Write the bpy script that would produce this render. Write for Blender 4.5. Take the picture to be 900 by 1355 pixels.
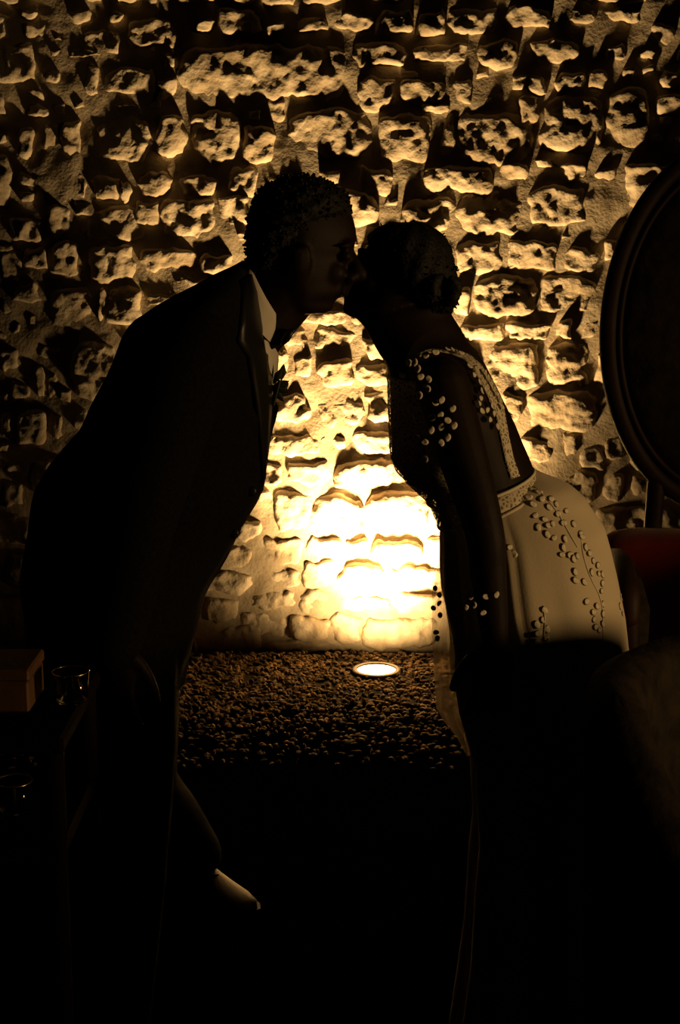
import bpy, math, random
import numpy as np
from mathutils import Vector, Matrix
from mathutils.bvhtree import BVHTree

for o in list(bpy.data.objects):
    bpy.data.objects.remove(o)
random.seed(7)
RNG = np.random.default_rng(11)
SC = bpy.context.scene
COL = SC.collection

# ------------------------------------------------------------------ camera
FPX, CH, TILT = 1875.0, 1.6, math.radians(11.0)
cam_d = bpy.data.cameras.new('camera')
cam_d.sensor_fit = 'VERTICAL'
cam_d.sensor_height = 36.0
cam_d.lens = FPX * 36.0 / 1355.0
cam_d.clip_start = 0.05
cam = bpy.data.objects.new('camera', cam_d)
COL.objects.link(cam)
cam.location = (0, 0, CH)
cam.rotation_euler = (math.pi / 2 - TILT, 0, 0)
SC.camera = cam

# ------------------------------------------------------------------ world, lights, exposure
w = bpy.data.worlds.new('night')
SC.world = w
w.use_nodes = True
w.node_tree.nodes['Background'].inputs[0].default_value = (0.9, 0.75, 0.6, 1)
w.node_tree.nodes['Background'].inputs[1].default_value = 0.0004
SC.view_settings.view_transform = 'Standard'
SC.view_settings.look = 'None'
SC.view_settings.exposure = 0.0
SC.view_settings.gamma = 1.0
SC.view_settings.use_curve_mapping = False

WALL_Y = 5.33
LAMP = Vector((0.135, 5.05, 0.035))
sd = bpy.data.lights.new('uplight_beam', 'SPOT')
sd.energy = 480
sd.color = (1.0, 0.64, 0.27)
sd.spot_size = math.radians(96)
sd.spot_blend = 1.0
sd.shadow_soft_size = 0.045
so = bpy.data.objects.new('uplight_beam', sd)
COL.objects.link(so)
so.location = LAMP + Vector((0, 0, 0.05))
so.rotation_euler = Vector((0.03, math.sin(math.radians(22)), math.cos(math.radians(22)))).to_track_quat('-Z', 'Y').to_euler()      # straight up, leaning to the wall
sp2 = bpy.data.lights.new('uplight_spill', 'SPOT')           # weak wide spill of the same lamp
sp2.energy = 55
sp2.color = sd.color
sp2.spot_size = math.radians(168)
sp2.spot_blend = 1.0
sp2.shadow_soft_size = 0.045
so2 = bpy.data.objects.new('uplight_spill', sp2)
COL.objects.link(so2)
so2.location = so.location
so2.rotation_euler = so.rotation_euler

rd = bpy.data.lights.new('side_room_lamp', 'SPOT')
rd.energy = 185
rd.color = (1.0, 0.60, 0.22)
rd.spot_size = math.radians(44)
rd.spot_blend = 1.0
rd.shadow_soft_size = 0.3
ro = bpy.data.objects.new('side_room_lamp', rd)
COL.objects.link(ro)
ro.location = (3.5, 0.92, 1.36)
ro.rotation_euler = (Vector((0.28, 2.5, 1.38)) - Vector(ro.location)).to_track_quat('-Z', 'Y').to_euler()


# ------------------------------------------------------------------ helpers
def P(px, py, Y):
    """world point on the plane y = Y seen at the photograph's pixel"""
    ct, st = math.cos(TILT), math.sin(TILT)
    a, b = (px - 450.0) / FPX, (677.5 - py) / FPX
    dx, dy, dz = a, ct + b * st, -st + b * ct
    s = Y / dy
    return Vector((dx * s, Y, CH + dz * s))


def ray_dir(px, py):
    return (P(px, py, 1.0) - Vector((0, 0, CH))).normalized()


def floor_pt(px, py, z=0.0):
    d = ray_dir(px, py)
    s = (z - CH) / d.z
    return Vector((0, 0, CH)) + d * s


def hash3(ix, iy, iz):
    h = (ix * 374761393 + iy * 668265263 + iz * 1274126177) & 0xffffffff
    h = ((h ^ (h >> 13)) * 1274126177) & 0xffffffff
    return ((h ^ (h >> 16)) & 0xffff) / 65535.0


def vnoise(x, y, z):
    x, y, z = np.broadcast_arrays(np.asarray(x, float), np.asarray(y, float), np.asarray(z, float))
    xi, yi, zi = [np.floor(v).astype(np.int64) for v in (x, y, z)]
    fx, fy, fz = x - xi, y - yi, z - zi
    fx, fy, fz = [t * t * (3 - 2 * t) for t in (fx, fy, fz)]
    r = 0
    for a in (0, 1):
        for b in (0, 1):
            for c in (0, 1):
                wgt = (fx if a else 1 - fx) * (fy if b else 1 - fy) * (fz if c else 1 - fz)
                r = r + wgt * hash3(xi + a, yi + b, zi + c)
    return r * 2 - 1


def fbm(x, y, z, oct=3):
    r, amp, s = 0, 1.0, 1.0
    for i in range(oct):
        r = r + amp * vnoise(x * s + 17 * i, y * s + 5 * i, z * s + 9 * i)
        amp *= 0.5
        s *= 2.1
    return r


def mk(name, verts, faces, mat, parent=None, smooth=True):
    me = bpy.data.meshes.new(name)
    me.from_pydata([tuple(v) for v in verts], [], [tuple(f) for f in faces])
    me.update()
    if smooth:
        me.polygons.foreach_set('use_smooth', [True] * len(me.polygons))
    if mat:
        me.materials.append(mat)
    o = bpy.data.objects.new(name, me)
    COL.objects.link(o)
    if parent:
        attach(o, parent)
    return o


def attach(o, parent):
    """meshes are built in world coordinates; keep them there"""
    o.parent = parent
    m = Matrix.Identity(4)
    p = parent
    while p:
        m = Matrix.Translation(p.location) @ m if not p.parent else m
        p = p.parent
    o.matrix_parent_inverse = (Matrix.Translation(-parent.location) if not parent.parent else Matrix.Identity(4))


def tag(o, label=None, cat=None, group=None, kind=None):
    if label: o['label'] = label
    if cat: o['category'] = cat
    if group: o['group'] = group
    if kind: o['kind'] = kind
    return o


def thing(name, loc, label, cat, group=None):
    o = bpy.data.objects.new(name, None)
    o.empty_display_size = 0.1
    COL.objects.link(o)
    o.location = loc
    return tag(o, label, cat, group)


class MB:
    def __init__(s):
        s.v, s.f = [], []

    def add(s, v, f):
        n = len(s.v)
        s.v += [Vector(q) for q in v]
        s.f += [tuple(i + n for i in q) for q in f]
        return s

    def box(s, c, h, R=None, bev=0.0):
        """box with chamfered edges: centre, half sizes"""
        c = Vector(c)
        b = min(bev, min(h) * 0.9)
        vs = []
        for sx in (-1, 1):
            for sy in (-1, 1):
                for sz in (-1, 1):
                    for ax in range(3):
                        q = [sx * h[0], sy * h[1], sz * h[2]]
                        for k in range(3):
                            if k != ax:
                                q[k] -= (sx, sy, sz)[k] * b
                        vs.append(Vector(q))
        idx = lambda sx, sy, sz, ax: (((sx > 0) * 2 + (sy > 0)) * 2 + (sz > 0)) * 3 + ax
        fs = []
        for ax in range(3):
            o1, o2 = [(1, 2), (0, 2), (0, 1)][ax]
            for sg in (-1, 1):
                q = []
                for a, bb in ((-1, -1), (1, -1), (1, 1), (-1, 1)):
                    k = [0, 0, 0]; k[ax] = sg; k[o1] = a; k[o2] = bb
                    q.append(idx(*k, ax))
                fs.append(q)
        if b > 0:
            for ax in range(3):      # edges along ax
                o1, o2 = [(1, 2), (0, 2), (0, 1)][ax]
                for a in (-1, 1):
                    for bb in (-1, 1):
                        k0 = [0, 0, 0]; k0[ax] = -1; k0[o1] = a; k0[o2] = bb
                        k1 = list(k0); k1[ax] = 1
                        fs.append([idx(*k0, o1), idx(*k1, o1), idx(*k1, o2), idx(*k0, o2)])
            for sx in (-1, 1):
                for sy in (-1, 1):
                    for sz in (-1, 1):
                        fs.append([idx(sx, sy, sz, 0), idx(sx, sy, sz, 1), idx(sx, sy, sz, 2)])
        if R is not None:
            vs = [R @ v for v in vs]
        return s.add([v + c for v in vs], fs)

    def rings(s, rings, cap=True):
        n = len(rings[0])
        v, f = [], []
        for r in rings:
            v += list(r)
        for i in range(len(rings) - 1):
            for j in range(n):
                k = (j + 1) % n
                f.append((i * n + j, i * n + k, (i + 1) * n + k, (i + 1) * n + j))
        if cap:
            for i, fl in ((0, True), (len(rings) - 1, False)):
                c = sum((Vector(q) for q in rings[i]), Vector()) / n
                v.append(c)
                ci = len(v) - 1
                for j in range(n):
                    k = (j + 1) % n
                    f.append((ci, i * n + k, i * n + j) if fl else (ci, i * n + j, i * n + k))
        return s.add(v, f)

    def tube(s, pts, rad, n=14, flat=None, round_ends=True):
        """tapered limb along pts; flat = (axis vector, factor) squeezes along an axis"""
        pts = [Vector(p) for p in pts]
        if not hasattr(rad, '__len__'):
            rad = [rad] * len(pts)
        # dense catmull-rom
        dp, dr = [], []
        if len(pts) > 2:
            for i in range(len(pts) - 1):
                p0, p1, p2, p3 = pts[max(i - 1, 0)], pts[i], pts[i + 1], pts[min(i + 2, len(pts) - 1)]
                for k in range(5):
                    t = k / 5
                    dp.append(0.5 * ((2 * p1) + (p2 - p0) * t + (2 * p0 - 5 * p1 + 4 * p2 - p3) * t * t + (3 * p1 - p0 - 3 * p2 + p3) * t ** 3))
                    dr.append(rad[i] * (1 - t) + rad[i + 1] * t)
            dp.append(pts[-1]); dr.append(rad[-1])
        else:
            dp, dr = pts, list(rad)
        if round_ends:
            d0 = (dp[0] - dp[1]).normalized(); d1 = (dp[-1] - dp[-2]).normalized()
            a = [(dp[0] + d0 * dr[0] * q, dr[0] * math.sqrt(max(0, 1 - q * q))) for q in (0.97, 0.8, 0.45)]
            b = [(dp[-1] + d1 * dr[-1] * q, dr[-1] * math.sqrt(max(0, 1 - q * q))) for q in (0.45, 0.8, 0.97)]
            dp = [q[0] for q in a] + dp + [q[0] for q in b]
            dr = [q[1] for q in a] + dr + [q[1] for q in b]
        rings = []
        t0 = (dp[1] - dp[0]).normalized()
        up = Vector((0, 1, 0)) if abs(t0.y) < 0.9 else Vector((1, 0, 0))
        nrm = (up - t0 * up.dot(t0)).normalized()
        for i, p in enumerate(dp):
            t = (dp[min(i + 1, len(dp) - 1)] - dp[max(i - 1, 0)]).normalized()
            nrm = (nrm - t * nrm.dot(t)).normalized()
            bn = t.cross(nrm)
            ring = []
            for j in range(n):
                a = 2 * math.pi * j / n
                o = (nrm * math.cos(a) + bn * math.sin(a)) * dr[i]
                if flat:
                    ax, fc = flat
                    o = o - ax * o.dot(ax) * (1 - fc)
                ring.append(p + o)
            rings.append(ring)
        return s.rings(rings)

    def ellipsoid(s, c, ax, nu=16, nv=10):
        """ax = three half-axis vectors"""
        c = Vector(c)
        rings = []
        for i in range(1, nv):
            th = math.pi * i / nv
            rings.append([c + Vector(ax[2]) * math.cos(th) + (Vector(ax[0]) * math.cos(2 * math.pi * j / nu) + Vector(ax[1]) * math.sin(2 * math.pi * j / nu)) * math.sin(th) for j in range(nu)])
        return s.rings(rings)

    def build(s, name, mat, parent=None, smooth=True):
        return mk(name, s.v, s.f, mat, parent, smooth)

    def bvh(s):
        return BVHTree.FromPolygons(s.v, s.f)


def ray(bvh, px, py, lift=0.0, fallback=2.5):
    d = ray_dir(px, py)
    loc, nor, idx, dist = bvh.ray_cast(Vector((0, 0, CH)), d)
    if loc is None:
        return P(px, py, fallback), -d
    if nor.dot(d) > 0:
        nor = -nor
    return loc + nor * lift, nor


def profile_loft(rows, n=48, step=5.0, face=0, pin=0.22, mod=None, exp=1.0):
    """rows: (py, px_left, px_right, Yc, half_depth) -> MB ; a solid whose outline is known in side view"""
    rows = sorted(rows)
    R = np.array(rows, float)
    ys = np.arange(R[0, 0], R[-1, 0] + step * 0.5, step)
    rings = []
    for y in ys:
        xl, xr, Yc, b = [np.interp(y, R[:, 0], R[:, k]) for k in (1, 2, 3, 4)]
        pl, pr = P(xl, y, Yc), P(xr, y, Yc)
        c, a = (pl + pr) / 2, (pr - pl).length / 2
        ring = []
        for j in range(n):
            ph = 2 * math.pi * j / n
            cx, sy = math.cos(ph), math.sin(ph)
            if exp != 1.0:
                cx = math.copysign(abs(cx) ** exp, cx); sy = math.copysign(abs(sy) ** exp, sy)
            bb = b * (1 - pin * max(0, face * cx)) if face else b
            m = mod(y, ph) if mod else 0.0
            ring.append(c + Vector((cx * (a + m), sy * (bb + m), 0)))
        rings.append(ring)
    return MB().rings(rings)


def remesh(mb, voxel, smooth_it, name, mat, parent):
    o = mk(name + '_src', mb.v, mb.f, None)
    m = o.modifiers.new('r', 'REMESH'); m.mode = 'VOXEL'; m.voxel_size = voxel; m.use_smooth_shade = True
    s = o.modifiers.new('s', 'SMOOTH'); s.factor = 0.5; s.iterations = smooth_it
    dg = bpy.context.evaluated_depsgraph_get()
    me = bpy.data.meshes.new_from_object(o.evaluated_get(dg))
    bpy.data.objects.remove(o)
    me.name = name
    me.materials.clear(); me.materials.append(mat)
    me.polygons.foreach_set('use_smooth', [True] * len(me.polygons))
    r = bpy.data.objects.new(name, me)
    COL.objects.link(r)
    if parent: attach(r, parent)
    return r


# ------------------------------------------------------------------ materials
def mat(name, col, rough=0.8, col2=None, nscale=8.0, bump=0.0, bscale=40.0, metal=0.0, spec=0.5, sheen=0.0, detail=6.0, coat=0.0):
    m = bpy.data.materials.new(name)
    m.use_nodes = True
    nt = m.node_tree
    b = nt.nodes['Principled BSDF']
    b.inputs['Roughness'].default_value = rough
    b.inputs['Metallic'].default_value = metal
    b.inputs['Specular IOR Level'].default_value = spec
    b.inputs['Sheen Weight'].default_value = sheen
    b.inputs['Coat Weight'].default_value = coat
    tc = nt.nodes.new('ShaderNodeTexCoord')
    if col2:
        n = nt.nodes.new('ShaderNodeTexNoise')
        n.inputs['Scale'].default_value = nscale; n.inputs['Detail'].default_value = detail
        r = nt.nodes.new('ShaderNodeValToRGB')
        r.color_ramp.elements[0].position = 0.35; r.color_ramp.elements[1].position = 0.65
        r.color_ramp.elements[0].color = (*col, 1); r.color_ramp.elements[1].color = (*col2, 1)
        nt.links.new(tc.outputs['Object'], n.inputs['Vector'])
        nt.links.new(n.outputs['Fac'], r.inputs['Fac'])
        nt.links.new(r.outputs['Color'], b.inputs['Base Color'])
    else:
        b.inputs['Base Color'].default_value = (*col, 1)
    if bump:
        n2 = nt.nodes.new('ShaderNodeTexNoise')
        n2.inputs['Scale'].default_value = bscale; n2.inputs['Detail'].default_value = 5.0
        bp = nt.nodes.new('ShaderNodeBump'); bp.inputs['Strength'].default_value = bump; bp.inputs['Distance'].default_value = 0.01
        nt.links.new(tc.outputs['Object'], n2.inputs['Vector'])
        nt.links.new(n2.outputs['Fac'], bp.inputs['Height'])
        nt.links.new(bp.outputs['Normal'], b.inputs['Normal'])
    return m


M = {}
M['stone'] = mat('limestone', (0.42, 0.33, 0.22), 0.95, (0.62, 0.52, 0.38), 9.0, 0.5, 55.0, spec=0.1)
M['mortar'] = mat('lime_mortar', (0.34, 0.27, 0.18), 0.95, (0.46, 0.38, 0.27), 12.0, 0.3, 90.0, spec=0.1)
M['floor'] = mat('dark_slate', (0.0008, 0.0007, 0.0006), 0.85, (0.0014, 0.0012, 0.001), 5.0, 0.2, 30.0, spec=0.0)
M['gravel'] = mat('brown_gravel', (0.02, 0.012, 0.006), 0.85, (0.15, 0.095, 0.045), 12.0, 0.3, 90.0, spec=0.2)
M['soil'] = mat('soil', (0.006, 0.004, 0.002), 0.95, (0.012, 0.008, 0.004), 30.0, 0.6, 60.0, spec=0.1)
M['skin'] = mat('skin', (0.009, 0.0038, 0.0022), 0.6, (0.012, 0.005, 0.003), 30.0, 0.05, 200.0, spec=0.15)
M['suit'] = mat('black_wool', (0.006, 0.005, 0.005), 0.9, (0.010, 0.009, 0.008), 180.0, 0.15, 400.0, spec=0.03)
M['shirt'] = mat('white_cotton', (0.62, 0.58, 0.52), 0.8, (0.68, 0.64, 0.58), 40.0, 0.05, 300.0, spec=0.2)
M['satin'] = mat('black_satin', (0.008, 0.007, 0.007), 0.4, None, spec=0.3)
M['hair'] = mat('black_hair', (0.006, 0.005, 0.004), 0.65, None, bump=0.4, bscale=160.0, spec=0.25)
M['cream'] = mat('cream_crepe', (0.60, 0.51, 0.38), 0.8, (0.66, 0.57, 0.44), 6.0, 0.06, 220.0, spec=0.15, sheen=0.1)
M['petal'] = mat('ivory_petal', (0.72, 0.65, 0.52), 0.7, (0.8, 0.73, 0.6), 60.0, 0.1, 200.0, spec=0.2)
M['leather'] = mat('black_leather', (0.014, 0.010, 0.007), 0.5, (0.02, 0.014, 0.01), 40.0, 0.1, 250.0, spec=0.25)
M['wood'] = mat('dark_walnut', (0.016, 0.007, 0.004), 0.6, (0.03, 0.013, 0.007), 14.0, 0.1, 60.0, spec=0.2)
M['velvet'] = mat('red_velvet', (0.16, 0.012, 0.006), 0.85, (0.22, 0.02, 0.010), 9.0, 0.15, 120.0, spec=0.1, sheen=0.3)
M['dark_velvet'] = mat('black_brocade', (0.008, 0.006, 0.005), 0.8, (0.03, 0.02, 0.01), 26.0, 0.3, 60.0, spec=0.15)
M['steel'] = mat('dark_steel', (0.10, 0.09, 0.08), 0.4, None, metal=1.0)
M['boxwood'] = mat('brown_box', (0.12, 0.055, 0.025), 0.6, (0.17, 0.08, 0.035), 12.0, 0.1, 60.0)
M['wax'] = mat('candle_wax', (0.55, 0.45, 0.3), 0.5, None)
M['leaf'] = mat('dark_leaf', (0.02, 0.03, 0.012), 0.6, None)


def m_glass():
    m = mat('clear_glass', (0.9, 0.88, 0.85), 0.06, None)
    b = m.node_tree.nodes['Principled BSDF']
    b.inputs['Transmission Weight'].default_value = 1.0
    b.inputs['IOR'].default_value = 1.45
    return m


def m_tulle(name, alpha):
    m = bpy.data.materials.new(name); m.use_nodes = True
    nt = m.node_tree; nt.nodes.clear()
    out = nt.nodes.new('ShaderNodeOutputMaterial')
    mx = nt.nodes.new('ShaderNodeMixShader'); mx.inputs[0].default_value = alpha
    tr = nt.nodes.new('ShaderNodeBsdfTransparent')
    m2 = nt.nodes.new('ShaderNodeMixShader'); m2.inputs[0].default_value = 0.5
    df = nt.nodes.new('ShaderNodeBsdfDiffuse'); df.inputs[0].default_value = (0.62, 0.53, 0.4, 1)
    tl = nt.nodes.new('ShaderNodeBsdfTranslucent'); tl.inputs[0].default_value = (0.62, 0.53, 0.4, 1)
    nt.links.new(df.outputs[0], m2.inputs[1]); nt.links.new(tl.outputs[0], m2.inputs[2])
    nt.links.new(tr.outputs[0], mx.inputs[1]); nt.links.new(m2.outputs[0], mx.inputs[2])
    nt.links.new(mx.outputs[0], out.inputs[0])
    return m


def m_lace():
    """ivory net: voronoi cells leave open holes"""
    m = mat('ivory_lace', (0.7, 0.62, 0.48), 0.75, None, spec=0.2)
    nt = m.node_tree; b = nt.nodes['Principled BSDF']
    tc = nt.nodes.new('ShaderNodeTexCoord')
    v = nt.nodes.new('ShaderNodeTexVoronoi'); v.feature = 'DISTANCE_TO_EDGE'; v.inputs['Scale'].default_value = 130
    r = nt.nodes.new('ShaderNodeValToRGB')
    r.color_ramp.elements[0].position = 0.12; r.color_ramp.elements[0].color = (1, 1, 1, 1)
    r.color_ramp.elements[1].position = 0.2; r.color_ramp.elements[1].color = (0.25, 0.25, 0.25, 1)
    nt.links.new(tc.outputs['Object'], v.inputs['Vector'])
    nt.links.new(v.outputs['Distance'], r.inputs['Fac'])
    nt.links.new(r.outputs['Color'], b.inputs['Alpha'])
    return m


def m_emit():
    m = bpy.data.materials.new('lit_lens'); m.use_nodes = True
    b = m.node_tree.nodes['Principled BSDF']
    b.inputs['Base Color'].default_value = (0.8, 0.7, 0.5, 1)
    b.inputs['Emission Color'].default_value = (1.0, 0.72, 0.32, 1)
    b.inputs['Emission Strength'].default_value = 12.0
    return m


M['ebony'] = mat('ebony', (0.006, 0.004, 0.003), 0.7, (0.01, 0.006, 0.004), 14.0, spec=0.02)
M['glint'] = mat('glint_metal', (0.8, 0.6, 0.25), 0.25, None, metal=1.0)  # shiny metal for the rings added to the candle glasses as glints
M['glass'] = m_glass(); M['tulle'] = m_tulle('tulle', 0.4); M['net'] = m_tulle('sleeve_net', 0.012)
M['lace'] = m_lace(); M['lens'] = m_emit()

# ------------------------------------------------------------------ setting: floor and stone wall
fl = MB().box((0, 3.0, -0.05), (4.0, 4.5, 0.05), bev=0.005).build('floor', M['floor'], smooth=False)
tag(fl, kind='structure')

X0, X1, ZT = -1.85, 1.85, 2.95


def mortar_depth(x, z):
    return 0.008 + 0.012 * fbm(x * 5, z * 5, 3.3, 3) + 0.002 * vnoise(x * 45, z * 45, 1.0)


gx = np.arange(X0, X1 + 0.006, 0.012)
gz = np.arange(-0.02, ZT + 0.006, 0.012)
GX, GZ = np.meshgrid(gx, gz)
GY = WALL_Y - mortar_depth(GX, GZ)
nx_, nz_ = len(gx), len(gz)
vv = np.stack([GX.ravel(), GY.ravel(), GZ.ravel()], 1)
ff = []
for i in range(nz_ - 1):
    for j in range(nx_ - 1):
        k = i * nx_ + j
        ff.append((k, k + 1, k + nx_ + 1, k + nx_))
wall = mk('wall_back', vv.tolist(), ff, M['mortar'])
# solid masonry core behind the mortar face
core = MB().box(((X0 + X1) / 2, WALL_Y + 0.165, ZT / 2 - 0.02), ((X1 - X0) / 2, 0.14, ZT / 2), bev=0.01)
core.build('masonry_core', M['mortar'], wall, smooth=False)
tag(wall, 'old rubble stone wall lit from below', None, None, 'structure')

# stones that can be told apart in the photograph: x0, x1, y0, y1 in its pixels
ST = [(-30, 60, -30, 5), (62, 150, -35, 4), (152, 182, -30, 6), (185, 228, -35, 5), (230, 268, -30, 4), (272, 340, -32, 5), (345, 392, -34, 12), (395, 466, -34, 9),
      (470, 540, -34, 4), (545, 605, -30, 2), (610, 680, -36, 4), (684, 765, -32, 3), (770, 860, -32, 6),
      (110, 162, 42, 76), (168, 235, 28, 64), (290, 346, 13, 46), (354, 379, 28, 49), (388, 440, 22, 45), (442, 497, 17, 42), (496, 545, 16, 49), (549, 592, 13, 49), (594, 660, 11, 49), (668, 730, 10, 38), (733, 788, 12, 34), (800, 846, 14, 32),
      (214, 233, 68, 93), (237, 466, 60, 131), (460, 541, 54, 91), (546, 626, 56, 86), (629, 687, 51, 93), (700, 768, 50, 86), (796, 832, 58, 82),
      (62, 84, 62, 76), (92, 134, 62, 78), (60, 82, 92, 110), (112, 134, 88, 125), (138, 206, 88, 126), (207, 236, 104, 134), (94, 114, 134, 146), (148, 182, 136, 146), (192, 214, 134, 145),
      (474, 527, 103, 147), (529, 594, 104, 136), (600, 628, 104, 140), (531, 552, 90, 102), (630, 648, 98, 108), (676, 720, 98, 124), (735, 776, 96, 126), (778, 802, 94, 122),
      (352, 378, 130, 164), (24, 46, 170, 212), (56, 78, 165, 206), (80, 110, 158, 208), (126, 201, 158, 219), (206, 246, 153, 207), (254, 319, 147, 213), (322, 366, 166, 219), (378, 492, 143, 210), (503, 573, 148, 217), (580, 600, 150, 206), (556, 600, 138, 150), (602, 706, 147, 219), (686, 712, 126, 166), (716, 800, 128, 205), (802, 858, 116, 206),
      (24, 52, 230, 246), (60, 76, 234, 246), (88, 120, 222, 262), (121, 159, 231, 270), (160, 176, 236, 270), (183, 229, 226, 262), (236, 290, 232, 260), (298, 342, 218, 260), (468, 522, 220, 260), (558, 652, 218, 259), (657, 702, 217, 242), (738, 778, 219, 241), (786, 816, 221, 240),
      (94, 124, 264, 286), (64, 97, 270, 314), (117, 192, 272, 320), (180, 216, 264, 300), (213, 287, 262, 319), (289, 330, 256, 300), (440, 500, 252, 302), (503, 530, 258, 286), (530, 602, 262, 312), (605, 697, 248, 313), (700, 778, 244, 302), (779, 800, 238, 294),
      (12, 60, 290, 320), (0, 30, 335, 372), (68, 106, 322, 368), (116, 182, 320, 374), (185, 266, 328, 362), (266, 312, 332, 364), (600, 664, 318, 364), (666, 738, 318, 362), (740, 792, 328, 364), (230, 300, 366, 384),
      (0, 16, 392, 418), (18, 56, 372, 400), (62, 126, 380, 437), (130, 142, 380, 424), (140, 190, 378, 432), (192, 240, 386, 402), (598, 622, 380, 418), (624, 711, 364, 420), (713, 788, 366, 420),
      (606, 668, 426, 453), (669, 732, 424, 450), (733, 758, 421, 446), (766, 792, 424, 448), (640, 716, 452, 514), (719, 782, 454, 512), (786, 812, 470, 512),
      (16, 30, 428, 442), (48, 90, 452, 474), (0, 30, 460, 492), (94, 160, 448, 530), (46, 60, 486, 528), (62, 78, 492, 530), (80, 96, 515, 532), (15, 40, 505, 530), (70, 86, 548, 580), (96, 118, 545, 572), (20, 62, 542, 590), (0, 16, 545, 580),
      (664, 692, 518, 562), (695, 792, 516, 574), (690, 736, 576, 612), (738, 766, 570, 604), (768, 800, 588, 622), (800, 828, 578, 608), (742, 792, 622, 664), (796, 826, 624, 660),
      (376, 462, 408, 430), (464, 500, 402, 440), (370, 410, 434, 458), (412, 480, 434, 462), (482, 520, 446, 478), (360, 384, 464, 498), (388, 412, 470, 500), (414, 468, 476, 512), (470, 515, 478, 514), (356, 412, 520, 560), (416, 480, 526, 568), (484, 520, 516, 560),
      (352, 424, 572, 602), (426, 456, 576, 602), (458, 520, 570, 603), (340, 376, 608, 640), (380, 438, 610, 644), (440, 524, 606, 646), (340, 362, 648, 668), (364, 410, 648, 704), (412, 482, 654, 706), (484, 566, 648, 704), (568, 600, 650, 700),
      (310, 344, 684, 716), (346, 402, 712, 746), (404, 454, 708, 738), (456, 486, 712, 736), (490, 560, 714, 744), (562, 600, 710, 744), (286, 334, 722, 752), (336, 398, 752, 776), (400, 446, 742, 776), (448, 510, 746, 782), (512, 590, 748, 780), (268, 330, 756, 784), (332, 392, 780, 806), (394, 440, 780, 812), (442, 520, 786, 806), (522, 590, 784, 812), (270, 316, 788, 822), (318, 380, 808, 842), (382, 436, 814, 846), (438, 478, 810, 850), (480, 580, 814, 860), (270, 350, 826, 860), (352, 476, 848, 866)]
rects = []
for (a, b, c, d) in ST:
    p, q = P((a + b) / 2, (c + d) / 2, WALL_Y), None
    l, r_ = P(a, (c + d) / 2, WALL_Y).x, P(b, (c + d) / 2, WALL_Y).x
    t, bo = P((a + b) / 2, c, WALL_Y).z, P((a + b) / 2, d, WALL_Y).z
    rects.append((l, r_, max(bo, 0.0), t))
occ = np.zeros((int(ZT * 100) + 2, int((X1 - X0) * 100) + 2), bool)


def cells(r, g=0.0):
    return (slice(max(int((r[2] - g) * 100), 0), int((r[3] + g) * 100) + 1), slice(max(int((r[0] - g - X0) * 100), 0), int((r[1] + g - X0) * 100) + 1))


for r in rects:
    occ[cells(r)] = True
for (w0, w1, h0, h1, tries) in ((0.24, 0.42, 0.15, 0.22, 1500), (0.15, 0.26, 0.11, 0.17, 2500), (0.09, 0.16, 0.07, 0.11, 3500)):
    for _ in range(tries):
        if len(rects) >= 300: break
        ww, hh = random.uniform(w0, w1), random.uniform(h0, h1)
        x, z = random.uniform(X0 + 0.01, X1 - ww - 0.01), random.uniform(0.0, ZT - hh - 0.01)
        r = (x, x + ww, z, z + hh)
        if not occ[cells(r, 0.008)].any():
            occ[cells(r)] = True
            rects.append(r)


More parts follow.
